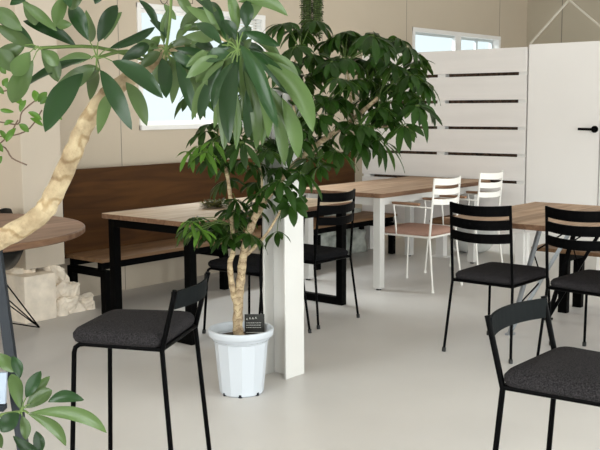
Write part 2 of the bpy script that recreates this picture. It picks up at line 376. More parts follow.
# ------------------------------------------------------------------ tables
def rect_table(name, label, x0, x1, y0, y1, zt, tm, fm, leg='frame', th=.028):
    t_ = thing(name, label, 'table', ((x0+x1)/2, (y0+y1)/2, 0))
    hx, hy = (x1-x0)/2, (y1-y0)/2
    # rounded corner top
    pts = []; rr = .03
    for cx, cy, a0 in ((hx-rr, hy-rr, 0), (-hx+rr, hy-rr, 90), (-hx+rr, -hy+rr, 180), (hx-rr, -hy+rr, 270)):
        for k in range(5):
            a = R(a0+k*22.5); pts.append((cx+rr*math.cos(a), cy+rr*math.sin(a)))
    n = len(pts); vs = [V((x, y, zt-th)) for x, y in pts] + [V((x, y, zt)) for x, y in pts]
    b = MB().add(vs, [tuple(range(n))[::-1], tuple(range(n, 2*n))] + [(i, (i+1) % n, n+(i+1) % n, n+i) for i in range(n)])
    for i in range(2, 2+n): b.mi[i] = 1
    top = b.build('tabletop', [tm, M['tableedge']], t_, .002)
    if leg == 'frame':      # black rectangular end frames
        b = MB(); b.box(-hx+.08, hx-.08, -hy+.05, -hy+.09, zt-th-.05, zt-th-.0005); b.box(-hx+.08, hx-.08, hy-.09, hy-.05, zt-th-.05, zt-th-.0005)
        b.build('apron', fm, t_)
        for sx in (-1, 1):
            b = MB(); xa = sx*(hx-.055); 
            for sy in (-1, 1): b.box(xa-.025, xa+.025, sy*(hy-.065)-.025, sy*(hy-.065)+.025, 0, zt-th-.0005)
            b.box(xa-.025, xa+.025, -hy+.09, hy-.09, 0, .05); b.box(xa-.025, xa+.025, -hy+.09, hy-.09, zt-th-.05, zt-th-.0005)
            b.build('leg_frame', fm, t_, .002)
    else:
        b = MB(); s = .03
        b.box(-hx+.1, hx-.1, -hy+.055, -hy+.085, zt-th-.06, zt-th-.0005); b.box(-hx+.1, hx-.1, hy-.085, hy-.055, zt-th-.06, zt-th-.0005)
        for sx in (-1, 1): b.box(sx*(hx-.075)-.015, sx*(hx-.075)+.015, -hy+.1, hy-.1, zt-th-.06, zt-th-.0005)
        b.build('apron', fm, t_, .002)
        for sx in (-1, 1):
            for sy in (-1, 1):
                b = MB(); yl = sy*(hy-.07) if sx < 0 else (hy-.032 if sy > 0 else -hy+.135); b.box(sx*(hx-.07)-s, sx*(hx-.07)+s, yl-s, yl+s, .012, zt-th-.0005)
                lg = b.build('leg', fm, t_, .003)
                MB().lathe([(0,0),(.018,0),(.018,.0118),(0,.0118)], (sx*(hx-.07), yl, 0), 14).build('glide', M['rubber'], lg)
    return t_
rect_table('dining_table', 'pale wood dining table on black steel end frames in front of the bench', 3.56, 5.05, 3.775, 4.56, .70, M['tablegrey'], M['blackframe'])
rect_table('dining_table', 'brown wood dining table on square white steel legs beside the slatted partition', 5.51, 7.11, 3.875, 4.68, .71, M['tabletop'], M['steelw'], 'post', .032)

# brown table with V legs on the right
tb = thing('dining_table', 'brown wood dining table on steel V-shaped braced legs at the right edge', 'table', (5.08, 1.95, 0))
b = MB().box(-.56, .56, -.81, .81, .68, .71)
for i in (0,1,2,3): b.mi[i] = 1
b.build('tabletop', [M['tabletop'], M['tableedge']], tb, .004)
def vleg(foot, t1, t2, m='silver'):
    """V of flat bars from one foot up to the top, laced with thin rod"""
    foot, t1, t2 = V(foot), V(t1), V(t2)
    l = MB(); l.bar(foot+V((0,0,.012)), t1, .020, .020); l.bar(foot+V((0,0,.012)), t2, .020, .020)
    l.box(foot.x-.025, foot.x+.025, foot.y-.02, foot.y+.02, 0, .012)
    lo = l.build('leg', M[m], tb)
    q = MB(); P1 = lambda s: foot.lerp(t1, s); P2 = lambda s: foot.lerp(t2, s)
    seq = [P1(.28), P2(.50), P1(.76), P2(.95)]
    for a_, b_ in zip(seq, seq[1:]): q.tube([a_, b_], .0045, 6)
    q.build('brace', M['black'], lo)
for sy in (1, -1):
    vleg((-.15, .60*sy, 0), (-.28, .36*sy, .679), (-.08, .25*sy, .679))
    vleg((.35, .60*sy, 0), (.22, .36*sy, .679), (.42, .25*sy, .679), 'black')

# black-legged bench beyond it
bb = thing('low_bench', 'brown plank bench on black steel legs behind the right brown table', 'bench', (5.80, 1.95, 0))
MB().box(-.16, .16, -.85, .83, .39, .415).build('seat', M['seatwood'], bb, .002)
for y in (-.62, .0, .62):
    b = MB()
    for x in (-.13, .09): b.box(x, x+.045, y-.03, y+.03, 0, .389)
    b.box(-.085, .09, y-.03, y+.03, .335, .389); b.build('leg_frame', M['blackframe'], bb, .002)

# round table
rt_ = thing('round_table', 'round brown wooden table at the left edge, behind the plant trunk', 'table', (2.445, 4.572, 0))
rr = .81
b = MB().lathe([(0,.675),(rr-.012,.675),(rr,.682),(rr,.704),(rr-.006,.710),(0,.710)], (0,0,0), 72); b.sm = [False]*len(b.sm)
for i in range(72, 72*4): b.mi[i] = 1
b.build('tabletop', [M['roundtop'], M['tableedge']], rt_, .001)
b = MB().lathe([(0,.0),(.26,.0),(.26,.015),(.05,.03),(.04,.05),(.04,.66),(.16,.674),(0,.674)], (0,0,0), 28); b.build('pedestal', M['blackframe'], rt_)

# ------------------------------------------------------------------ chairs
def cushion(b, x0, x1, hw, z0, h, wf=1.0, n=14):
    """soft pad, domed, slightly wider in front"""
    rings = [(-.006, 0), (0.0, .25), (0, .55), (-.010, .82), (-.028, .97), (-.065, 1.10), (-.12, 1.18)]
    cx = (x0+x1)/2; hl = (x1-x0)/2; K = 40; vs = []
    for ins, hh in rings:
        for k in range(K):
            a = 2*PI*k/K; c_, s_ = math.cos(a), math.sin(a)
            e = .20
            px = (hl+ins)*(abs(c_)**e)*(1 if c_ >= 0 else -1); py = (hw+ins)*(abs(s_)**e)*(1 if s_ >= 0 else -1)
            vs.append(V((cx+px, py*(1+(wf-1)*px/hl), z0+h*hh)))
    fs = [(i*K+k, i*K+(k+1) % K, (i+1)*K+(k+1) % K, (i+1)*K+k) for i in range(len(rings)-1) for k in range(K)]
    fs += [tuple(range((len(rings)-1)*K, len(rings)*K)), tuple(range(K))[::-1]]
    b.add(vs, fs, True); return b
def slat(z0, z1, hw, x, bow, th=.010, lean=.0, sag=.0):
    b = MB(); n = 12; vs = []
    for i in range(n+1):
        s = -1+2*i/n; xx = x - bow*(1-s*s); y = s*hw
        for dx, z in ((-th/2, z0), (th/2, z0), (th/2-lean*(z1-z0), z1), (-th/2-lean*(z1-z0), z1)): vs.append(V((xx+dx, y, z-sag*(1-s*s))))
    fs = [(i*4+k, i*4+(k+1) % 4, i*4+4+(k+1) % 4, i*4+4+k) for i in range(n) for k in range(4)] + [(3,2,1,0), tuple(n*4+k for k in range(4))]
    return b.add(vs, fs, False)
def make_chair(name, label, cat_, pm, seatm, kind, loc, rz, group):
    t_ = thing(name, label, cat_, loc, rz, group)
    fz = .392 if kind != 'low' else .56; hw = .178 if kind != 'low' else .168; xr, xf = (-.21, .20) if kind != 'low' else (-.155, .150)
    rt = .0075 if kind != 'low' else .0082
    topz = .818 if kind != 'low' else .753
    topx = -.245 if kind != 'low' else -.205
    hf = hw if kind != 'low' else hw-.024
    # seat frame
    fr = MB(); e = .0
    fr.tube([(xr, -hw, fz), (xf-.02, -hf, fz)], rt); fr.tube([(xr, hw, fz), (xf-.02, hf, fz)], rt)
    fr.tube([(xr, -hw, fz), (xr, hw, fz)], rt); fr.tube([(xf-.03, -hf, fz), (xf-.03, hf, fz)], rt)
    fr.box(xr+.02, xf-.02, -hf+.01, hf-.01, fz+.001, fz+.007)
    fr.build('seat_frame', pm, t_)
    sm2 = MB(); cushion(sm2, xr-.004, xf+.015, hw+.008, fz+.0075, .044 if kind != 'low' else 0.05, 1.04 if kind != 'low' else .93); sm2.build('seat', seatm, t_)
    for sy in (-1, 1):
        # front leg bends out of the side rail
        f = MB(); y = sy*hf
        f.tube([(xf-.03, y, fz), (xf-.012, y, fz-.003), (xf+.002, y+sy*.0005, fz-.013), (xf+.007, y+sy*.001, fz-.03), (xf+.028, y+sy*.017, .012)], rt)
        fo = f.build('leg', pm, t_)
        MB().tube([(xf+.0272, y+sy*.0163, .022), (xf+.029, y+sy*.0175, 0)], rt+.0035, 10).build('foot_cap', M['rubber'] if pm is not M['chairw'] else pm, fo)
        y = sy*hw; r_ = MB(); r_.tube([(xr, y, fz+.004), (xr-.045, y+sy*.022, .012)], rt)
        ro = r_.build('leg', pm, t_)
        MB().tube([(xr-.0443, y+sy*.0216, .022), (xr-.0465, y+sy*.0225, 0)], rt+.0035, 10).build('foot_cap', M['rubber'] if pm is not M['chairw'] else pm, ro)
        p = MB(); p.tube([(xr, y, fz-.006), (topx, y+sy*(.003 if kind == 'low' else -.004), topz)], rt+.0005); p.build('back_post', pm, t_)
        if kind == 'arm':
            a = MB(); a.tube([(xr-.02, y, .605), (xr+.10, y+sy*.02, .612), (xf-.115, y+sy*.03, .615)], rt*.8)
            a.tube([(xf-.12, y+sy*.03, .613), (xf-.13, y+sy*.03, .56), (xf-.13, y+sy*.004, fz)], rt*.8)
            ao = a.build('arm_rail', pm, t_)
            g = MB(); g.add(*pad(xr+.07, xf-.11, y+sy*.026, .620)); tag(g.build('armrest', M['arm'], ao, .004), 'brown wooden armrest')
    lean = .085
    if kind == 'low': levels = [(.690, .748)]
    elif kind == 'arm': levels = [(.772, .819), (.704, .746), (.632, .672)]
    else: levels = [(.764, .819), (.692, .744), (.622, .672)]
    for z0, z1 in levels:
        f0 = (z0-fz)/(topz-fz); x = xr+(topx-xr)*f0
        slat(z0, z1, hw+(-.003 if kind != 'low' else .002), x-.002, .045 if kind != 'low' else .038, .008, lean, .009 if kind != 'low' else 0).build('backrest_slat', M['slate'] if (kind == 'low') else pm, t_)
    return t_
def pad(x0, x1, yc, z):
    vs = []; n = 8
    for i in range(n+1):
        s = i/n; x = x0+(x1-x0)*s; w_ = .016+.012*math.sin(PI*min(1, .1+s*.8))
        for dy, dz in ((-w_*.6, 0), (w_*.6, 0), (w_, .018), (-w_, .018)): vs.append(V((x, yc+dy, z+dz)))
    fs = [(i*4+k, i*4+(k+1) % 4, i*4+4+(k+1) % 4, i*4+4+k) for i in range(n) for k in range(4)] + [(3,2,1,0), tuple(n*4+k for k in range(4))]
    return vs, fs
G1 = 'black chairs with three back slats'
c3 = make_chair('dining_chair', 'black chair with three back slats facing the brown table, its whole back towards the viewer', 'chair', M['black'], M['tweed'], 'high', (4.618, 2.45, 0), 0, G1)
dup(c3, (4.70, 1.93, 0), R(-5), 'black three-slat chair at the right edge, drawn up to the brown table')
d_ = dup(c3, (4.545, 3.768, 0), R(90), 'black three-slat chair right of the white pillar, at the pale table')
f_ = dup(c3, (4.035, 3.745, 0), R(90), 'black three-slat chair behind the potted tree, left of the white pillar')
for o in (d_, f_):
    for ch in o.children:
        if ch.name.startswith('seat') and not ch.name.startswith('seat_frame'):
            ch.data = ch.data.copy(); ch.data.materials[0] = M['darkseat']
G2 = 'black chairs with one low back slat'
ca = make_chair('low_back_chair', 'black low-backed chair with charcoal tweed seat in the left foreground', 'chair', M['black'], M['tweed'], 'low', (2.048, 2.450, 0), R(118), G2)
cb = dup(ca, (2.452, 1.044, 0), R(-90), 'black low-backed chair with charcoal seat, nearest in the bottom right corner')
G3 = 'white armchairs at the white-legged table'
h1 = make_chair('armchair', 'white metal armchair with terracotta pink seat and wooden armrests', 'chair', M['chairw'], M['pink'], 'arm', (5.915, 3.825, 0), R(90), G3)
h2 = dup(h1, (6.59, 3.84, 0), R(90), 'white metal armchair with brown seat, nearer the slatted partition')
for ch in h2.children:
    if ch.name.startswith('seat') and not ch.name.startswith('seat_frame'):
        ch.data = ch.data.copy(); ch.data.materials[0] = M['brownseat']

# black shell chair on wire base behind the round table
sc = thing('shell_chair', 'black moulded shell chair on a thin black wire base, under the round table edge', 'chair', (3.01, 5.02, 0), R(190))
b = MB(); nu, nv = 14, 18; vs = []
for i in range(nu+1):
    u = i/nu                      # front of the seat -> top of the back
    for j in range(nv+1):
        v = -1+2*j/nv
        if u < .5: x = .22-.40*u/.5; z = .385-.03*math.sin(PI*u/.5*.5)+.03*(1-u/.5)
        else: q = (u-.5)/.5; x = -.18-.07*q; z = .355+.37*q**1.15
        wd = .235 - .05*abs(u-.55) - (.13*max(0, (u-.72)/.28)**2.2)
        y = v*wd; z += .15*abs(v)**2.2*min(1, u/.15)*max(0, 1-max(0, u-.5)/.4); z -= .05*abs(v)**3*max(0, (u-.7)/.3); x += .05*abs(v)**2*min(1, max(0, u-.35)/.2)
        vs.append(V((x, y, z)))
fs = [(i*(nv+1)+j, i*(nv+1)+j+1, (i+1)*(nv+1)+j+1, (i+1)*(nv+1)+j) for i in range(nu) for j in range(nv)]
o = b.add(vs, fs, True).build('shell', M['blackplastic'], sc); so_ = o.modifiers.new('thick', 'SOLIDIFY'); so_.thickness = .006
b = MB(); feet = [(sx*.26, sy*.22, .006) for sx, sy in ((1,1),(1,-1),(-1,-1),(-1,1))]; tops = [(sx*.09, sy*.09, .338) for sx, sy in ((1,1),(1,-1),(-1,-1),(-1,1))]
for k in range(4):
    b.tube([feet[k], tops[k]], .005, 6); b.tube([feet[k], tops[(k+1) % 4]], .004, 6); b.tube([feet[k], tops[(k+3) % 4]], .004, 6)
    b.tube([feet[k], (0, 0, .09)], .004, 6)
b.tube(tops+[tops[0]], .005, 6); b.build('wire_base', M['blackframe'], sc)

# ------------------------------------------------------------------ leaves
rnd = random.Random(7)
def leaflet(b, base, tip, side, nor, w, bow=.08, fold=.18, n=8, skew=0, curl=0):
    """one leaflet: pointed oval, folded along its midrib and arched; nor points to the glossy upper face"""
    base = V(base); tip = V(tip); L_ = (tip-base).length; vs = []
    for i in range(n+1):
        s = i/n
        wd = w/2*(math.sin(PI*min(1, s)**1.12))**.68*(1-.10*s) if 0 < i < n else w*.012
        c = base.lerp(tip, s) + nor*(bow*L_*4*s*(1-s)) + side*(skew*L_*4*s*(1-s))
        wav = math.sin(s*9+L_*90)*.04*w
        up = nor*(fold*wd)
        vs += [c - side*wd + up + nor*wav, c - side*wd*.5 + up*.35, c, c + side*wd*.5 + up*.35, c + side*wd + up - nor*wav]
    fs = []
    for i in range(n):
        for j in range(4):
            a = i*5+j; fs.append((a, a+1, a+6, a+5))
    # make face normals agree with nor
    p0, p1, p2 = vs[10], vs[11], vs[15]
    if (p1-p0).cross(p2-p0).dot(nor) < 0: fs = [f[::-1] for f in fs]
    b.add(vs, fs, True)

def seen(b, stems, hub, bx, by, tx, ty, d, w, tone, dd=0., tilt=None, skew=0):
    """a big near leaflet from (bx,by) to (tx,ty) at depth d; tone d = upper face turned to us, l = underside"""
    base = at(bx, by, d); tip = at(tx, ty, d+dd); view = (base-CAM).normalized()
    ln = (tip-base).normalized(); side = ln.cross(view).normalized(); nor = side.cross(ln).normalized()
    if nor.dot(view) > 0: nor = -nor
    skew = -skew if skew else (.05 if side.dot(UP) > 0 else -.05)
    ti = R(rnd.uniform(-28, 28)) if tilt is None else R(tilt)
    w *= .78; s2 = side*math.cos(ti) + nor*math.sin(ti); n2 = nor*math.cos(ti) - side*math.sin(ti)
    if tone == 'l': n2 = -n2
    leaflet(b, base, tip, s2, n2, w*d/F*1.12, bow=rnd.uniform(.05, .13), fold=rnd.uniform(.12, .42), skew=skew, n=14)
    if hub is not None and stems is not None and (V(hub)-base).length < .020*d:
        h_ = V(hub); mid_ = h_.lerp(base, .5)+V((0,0,.003)); stems.tube([h_, mid_, base], [.0012,.0009,.0008], 6)

def umbrella_leaf(b, stems, hub, axis, n, L_, w, droop, origin=None, spread=360, ang0=None):
    hub = V(hub); axis = V(axis).normalized()
    u = axis.cross(V((0,0,1)));
    if u.length < .05: u = V((1,0,0))
    u.normalize(); v = axis.cross(u)
    a0 = rnd.uniform(0, 360) if ang0 is None else ang0
    for k in range(n):
        a = R(a0 + spread*k/n + rnd.uniform(-10, 10)); rad = u*math.cos(a)+v*math.sin(a)
        ln = L_*rnd.uniform(.75, 1.1)
        d = (rad + axis*rnd.uniform(-.1, .25)).normalized()
        base = hub + d*.010*L_/.11
        tip = base + d*ln*.8 + V((0,0,-1))*droop*ln*rnd.uniform(.6, 1.2)
        dv = (tip-base).normalized(); sd = dv.cross(axis)
        if sd.length < .05: sd = dv.cross(V((1,0,0)))
        sd.normalize(); nr = sd.cross(dv)
        if nr.dot(axis) < 0: nr = -nr
        leaflet(b, base, tip, sd, nr, w*rnd.uniform(.8, 1.1), bow=.10, n=6)
        stems.tube([hub, base], .0011, 4, False)
    if origin is not None:
        o_ = V(origin); m_ = o_.lerp(hub, .5)+V((0,0,.02)); stems.tube([o_, m_, hub], .0018, 5, False)

def smooth_path(pts, k=4):
    pts = [V(p) for p in pts]; out = []
    for i in range(len(pts)-1):
        p0 = pts[max(i-1,0)]; p1 = pts[i]; p2 = pts[i+1]; p3 = pts[min(i+2, len(pts)-1)]
        for j in range(k):
            t = j/k; out.append(.5*((2*p1)+(p2-p0)*t+(2*p0-5*p1+4*p2-p3)*t*t+(3*p1-p0-3*p2+p3)*t**3))
    out.append(pts[-1]); return out
def trunk(b, pts, r0, r1, n=12, knob=.08, k=5):
    P = smooth_path(pts, k); N_ = len(P)
    b.tube(P, [(r0+(r1-r0)*i/(N_-1))*(1+knob*math.sin(i*1.7)+knob*.5*math.sin(i*4.1)) for i in range(N_)], n)

# ---- foreground umbrella tree with the big leaves
D = 1.5
pl = thing('umbrella_tree', 'large umbrella tree with pale leaning trunk and big leaves across the upper left', 'plant', (.42, 1.02, 0))
def here(mb, name, m, par): 
    o = mb.build(name, m, par); o.location = -V(par.location); return o
b = MB(); foot_p = V((.42, 1.02, .30))
trunk(b, [foot_p, (.45,1.06,.60), (.56,1.20,.92), at(-75,262,1.52), at(-30,248,1.52), at(2,238,D), at(38,217,D), at(54,194,D), at(72,155,D), at(86,124,D), at(104,98,D), at(124,82,D), at(148,66,D), at(164,50,1.48)], .020, .0115, 14, .05, 7)
trunk(b, [at(148,66,D), at(185,44,1.50), at(215,36,1.48), at(236,48,1.33)], .005, .003, 10)
trunk(b, [(.47,1.09,.68), (.62,1.10,.78), at(-30,440,1.32)], .007, .003, 8)
here(b, 'trunk', M['bark'], pl)
fo = MB(); st = MB()
hubA = at(97, 58, 1.40); hubB = at(40, 48, 1.36); hubC = at(238, 50, 1.20); hubD = at(166, 50, 1.45); hubE = at(21, 412, 1.25)
for h_, src in ((hubA, at(155,60,1.5)), (hubB, at(150,62,1.5)), (hubC, at(228,46,1.34)), (hubD, at(166,70,1.5)), (hubE, at(-30,440,1.32))):
    st.tube(smooth_path([src, src.lerp(h_, .5)+V((0,0,.012)), h_], 4), .0026, 8)
st.tube(smooth_path([at(172,-20,1.40), at(170,20,1.43), hubD], 4), .0022, 8)
for a_ in [
 (83,73,45,132,28,'d',-.04,10),(100,70,132,130,21,'d',-.03,15),(112,61,163,98,22,'d',-.02,-12),(91,59,18,92,15,'d',-.03,50),
 (96,66,50,97,24,'l',.03,20),(92,57,56,62,15,'l',.03,20),(110,48,155,27,15,'d',0,40),(98,42,117,5,19,'d',.02,10),(88,40,70,4,20,'d',.01,-10),
 (121,60,149,45,17,'d',.04,20),(126,82,147,126,18,'l',.05,0),(110,94,98,134,16,'l',.06,10),(104,40,122,12,14,'l',.05,10),(90,42,86,10,14,'l',.05,10),(76,46,23,21,17,'d',-.02,15),
 (100,70,62,82,20,'l',.05,10),(97,70,90,100,16,'l',.07,10)]:
    seen(fo, st, hubA, a_[0], a_[1], a_[2], a_[3], 1.40, a_[4], a_[5], a_[6], a_[7])
for a_ in [
 (22,31,-6,8,20,'l',-.03,10),(36,48,-5,25,17,'l',-.02,20),(35,50,-4,20,15,'d',.03,30),(30,52,14,76,22,'l',-.02,10),(16,73,-8,50,22,'l',-.02,-10),(41,50,58,66,17,'l',0,5),
 (33,60,12,103,24,'l',-.03,5),(57,31,22,2,13,'l',-.02,10),(36,25,24,0,16,'l',.02,10),(56,27,67,-6,17,'l',.02,5),(57,27,72,24,12,'l',.03,5),(42,50,58,82,20,'l',.02,10),
 (25,45,-8,62,20,'l',0,10),(10,5,30,-8,12,'d',0,10),(70,10,84,-8,14,'l',.02,5),(70,8,62,-10,14,'d',.02,5),(95,4,102,-10,12,'d',.0,5)]:
    seen(fo, st, hubB if a_[0] < 50 else None, a_[0], a_[1], a_[2], a_[3], 1.36, a_[4], a_[5], a_[6], a_[7])
for a_ in [
 (237,62,229,143,21,'d',-.03,5,0),(232,63,213,110,14,'d',-.01,25,0),(240,45,275,116,20,'d',-.03,25,-.10),(248,52,268,138,16,'l',-.02,5,-.06),(243,32,280,46,15,'d',.0,30,-.1),
 (262,60,313,132,24,'l',-.02,5,-.12),(282,98,298,158,19,'l',-.01,5,-.05),(272,108,284,165,15,'l',-.01,5,0),(255,70,262,146,16,'l',.02,5,-.05),(270,60,306,112,18,'l',.02,10,-.1),
 (238,2,288,16,16,'l',-.01,10,-.15),(236,40,222,20,16,'d',.0,10,0),(246,28,248,0,17,'d',.0,10,0),(237,32,229,-8,14,'l',-.01,5,0),(228,42,200,-4,16,'l',.02,10,0),
 (232,55,205,60,18,'d',.02,20,0),(230,58,222,90,16,'l',.03,10,0),(216,88,224,150,15,'l',.02,5,0),(222,45,196,24,15,'d',.03,15,0),(245,55,252,100,16,'d',.03,10,0),(250,50,290,95,18,'d',.02,15,-.1),
 (240,55,243,118,15,'l',.04,5,0),(250,66,278,128,17,'d',-.01,25,-.08),(244,70,256,150,15,'l',0,15,-.04),(258,80,290,140,16,'l',.01,10,-.07),(262,52,300,92,15,'l',.02,15,-.12),(226,70,236,150,13,'l',.03,5,0),
 (222,66,200,120,15,'d',.04,10,0),(218,56,186,78,16,'l',.04,10,0),(214,40,184,36,15,'l',.05,10,0),(220,30,186,6,15,'l',.05,10,0),(214,14,190,-8,14,'d',.05,10,0),(208,80,192,120,13,'l',.06,10,0),(230,80,214,128,15,'l',.06,15,0),(246,90,248,138,14,'d',.05,15,0),
 (252,20,268,-6,12,'l',.04,10,0),(256,52,276,76,13,'d',.03,10,-.1),(226,40,208,2,12,'d',.05,5,0),(255,40,281,60,12,'l',.03,20,0),(224,60,200,95,14,'l',.05,15,0)]:
    seen(fo, st, hubC if a_[0] < 256 else None, a_[0], a_[1], a_[2], a_[3], 1.20, a_[4], a_[5], a_[6], a_[7], a_[8])
for a_ in [
 (162,58,166,98,18,'d',-.02,10),(176,60,196,118,15,'d',-.02,15),(164,44,169,8,10,'l',.0,10),(172,46,196,40,12,'l',.03,15),(170,52,200,72,15,'d',0,15),(160,52,140,68,14,'l',.02,5),
 (168,40,150,20,9,'d',.02,15),(174,48,214,56,11,'d',.0,25),(180,30,204,10,15,'l',.0,15),(168,55,182,90,14,'l',.03,10),(158,48,134,40,12,'l',.02,15),(158,30,139,0,10,'d',0,20),
 (176,40,192,24,9,'l',.0,10),(170,60,158,84,13,'l',.02,10),(180,66,172,104,12,'l',.03,10),(184,44,206,62,14,'l',.01,15),(160,36,148,54,12,'l',.03,10),(190,70,206,96,14,'l',.03,15),(176,20,164,4,9,'l',0,15),(182,30,208,28,10,'l',.02,10),(150,44,164,62,12,'l',.04,10),(186,78,214,92,12,'l',.0,10),(165,60,150,92,12,'l',.02,10),(190,50,216,30,14,'l',0,10),(196,8,220,22,14,'d',0,10),(192,16,176,-8,13,'l',0,10),(188,60,196,96,14,'l',.03,10)]:
    seen(fo, st, hubD if a_[0] < 180 else None, a_[0], a_[1], a_[2], a_[3], 1.46, a_[4], a_[5], a_[6], a_[7])
for a_ in [
 (20,409,11,374,17,'l',-.02,5,0),(26,398,41,371,15,'d',.01,5,0),(26,408,52,390,20,'l',0,5,-.05),(48,402,84,400,15,'d',.0,10,-.16),(29,413,107,433,17,'l',-.04,5,-.10),(28,414,66,446,14,'l',-.03,5,-.1),
 (19,413,1,432,21,'d',-.01,5,0),(22,416,26,440,13,'l',.0,5,0),(14,372,-4,354,17,'l',0,5,0),(20,378,12,356,13,'d',0,5,0),(40,452,13,436,13,'d',-.02,5,-.1),(39,455,36,431,14,'d',0,5,0),(2,448,-10,430,14,'l',0,5,0),(30,404,50,376,13,'l',.02,5,0)]:
    seen(fo, st, hubE, a_[0], a_[1], a_[2], a_[3], 1.25, a_[4], a_[5], a_[6], a_[7], a_[8])
rl = random.Random(21)
for hx, hy, d_, n_, l0 in ((236,48,1.29,20,34),(214,52,1.34,14,30),(240,72,1.27,8,30),(186,50,1.50,12,26),(166,56,1.50,10,24)):
    for k in range(n_):
        a = rl.uniform(0, 2*PI); l_ = l0*rl.uniform(.6, 1.15); x0 = hx+rl.uniform(-5, 5); y0 = hy+rl.uniform(-5, 5)
        seen(fo, st, None, x0, y0, x0+l_*math.cos(a), y0+l_*math.sin(a)+8, d_+rl.uniform(0,.06), rl.uniform(10, 15), rl.choice('dl'), rl.uniform(-.02,.04), rl.uniform(-30,40))
here(fo.merge(st, 1), 'foliage', [M['leaf1'], M['stem']], pl)
MB().lathe([(0,0),(.11,0),(.145,.30),(.155,.31),(.155,.33),(.138,.33),(.13,.30),(0,.295)], (0,0,0), 32).build('pot', M['pot'], pl)

# ---- potted tree in the white pot
TX, TY = 3.132, 2.995; d0 = 4.43
tp = thing('potted_umbrella_tree', 'umbrella tree in a white plastic pot beside the white pillar', 'plant', (TX, TY, 0))
def facet(a): 
    return 1
b = MB(); n = 12; prof = [(.095,0),(.103,.006),(.126,.262),(.128,.268)]
vs = []
for r_, z in prof:
    for j in range(n):
        a = 2*PI*(j+.5)/n; vs.append(V((r_*math.cos(a), r_*math.sin(a), z)))
b.add(vs, [(i*n+j, i*n+(j+1) % n, (i+1)*n+(j+1) % n, (i+1)*n+j) for i in range(3) for j in range(n)] + [tuple(range(n))[::-1]])
po = b.build('pot', M['pot'], tp)
b = MB().lathe([(.124,.268),(.146,.272),(.150,.278),(.153,.30),(.151,.306),(.141,.306),(.138,.298),(.134,.255),(.115,.24)], (0,0,0), 40); b.build('pot_rim', M['pot'], po)
for k in range(7):
    a = 2*PI*k/7+.25; b = MB(); b.lathe([(0,-.004),(.011,-.004),(.011,.010),(0,.014)], (.0925*math.cos(a), .0925*math.sin(a), .004), 10); b.build('drain_notch', M['dark'], po)
MB().lathe([(0,.262),(.06,.266),(.136,.258)], (0,0,0), 28).build('soil', M['soil'], tp)
b = MB(); top = V((TX, TY, .25)); p = lambda x, y, d: at(x, y, d)
trunk(b, [top, at(238,330,4.43), at(238,312,4.43), at(239,295,4.43), at(241,278,4.43), at(243,258,4.43), at(249,232,4.43), at(262,205,4.42), at(285,175,4.42), at(310,150,4.44), at(332,134,4.45), at(352,120,4.45), at(378,98,4.45)], .026, .010, 12, .07)
trunk(b, [at(238,308,4.43), at(234,296,4.42), at(231,278,4.42), at(230,262,4.42), at(233,252,4.43), at(232,225,4.45), at(230,195,4.45), at(226,168,4.45), at(220,140,4.45), at(222,100,4.45)], .016, .006, 10)
trunk(b, [at(246,255,4.43), at(256,246,4.40), at(268,232,4.38), at(280,212,4.36), at(288,200,4.35)], .010, .004, 8)
trunk(b, [at(330,136,4.45), at(345,128,4.5), at(362,128,4.5), at(395,126,4.5), at(415,128,4.5)], .009, .003, 8)
trunk(b, [at(300,160,4.44), at(296,120,4.5), at(290,80,4.5), at(300,50,4.5)], .010, .004, 8)
trunk(b, [at(352,120,4.45), at(350,90,4.5), at(345,62,4.5)], .008, .004, 8)
trunk(b, [at(260,210,4.42), at(262,180,4.5), at(256,150,4.5)], .007, .003, 8)
here(b, 'trunk', M['bark2'], tp)
fo = MB(); st = MB()
limb = [at(x, y, 4.46) for x, y in ((262,205),(285,175),(310,150),(332,134),(352,120),(378,98),(232,225),(230,195),(226,168),(220,140),(222,100),(395,126),(296,120),(290,80),(350,90),(300,50),(345,62),(256,150),(243,258),(280,212))]
def clus(x, y, dd=0, n=8, L_=.105, w=.036, droop=.75, ax=None):
    h_ = at(x, y, 4.46+dd); o_ = min(limb, key=lambda q: (q-h_).length)
    away = (h_-o_); away.z *= .3
    a_ = V(ax) if ax else (V((0,0,1)) + away*1.2 + V((rnd.uniform(-.4,.4), rnd.uniform(-.4,.4), 0)))
    umbrella_leaf(fo, st, h_, a_, n, L_*rnd.uniform(.85,1.15), w, droop, o_)
for x, y in [(284,30),(300,36),(316,30),(352,34),(376,40),(398,42),(414,52),(330,50),(345,42),(362,46),(388,48),(420,64),
 (296,56),(312,62),(330,68),(350,62),(368,66),(384,62),(400,70),(416,78),(424,84),(286,72),(304,84),(322,82),(340,88),(358,84),(376,82),(392,90),(408,96),(424,108),
 (312,104),(330,106),(350,104),(368,104),(384,112),(396,104),(308,122),(322,124),(296,100),(345,128),(366,130),(392,122),(360,138),(376,134),(408,130),
 (295,150),(310,168),(284,152),(268,158),(254,140),(242,150),(230,142),(218,146),(206,140),(246,168),(262,174),(232,172),(216,166),(204,158),(282,176),
 (262,206),(280,190),(292,172),(300,180),(256,192),(274,150),(288,140),(300,136),(318,146),(212,132),(236,124),(228,188),(212,72),(202,84),(226,84),(214,104),(236,112),(250,100),(190,70),(262,118),(272,96),(196,100),
 (318,176),(336,160)]:
    if x > 345: x, y = x-5, y+4
    clus(x+rnd.uniform(-2,2), y-8+rnd.uniform(-2,2), rnd.uniform(-.25,.2), 9, .112, .039)
    if x > 258 and y < 160: clus(x+rnd.uniform(-7,7), y-5+rnd.uniform(-6,6), rnd.uniform(0,.38), 8, .105, .040)
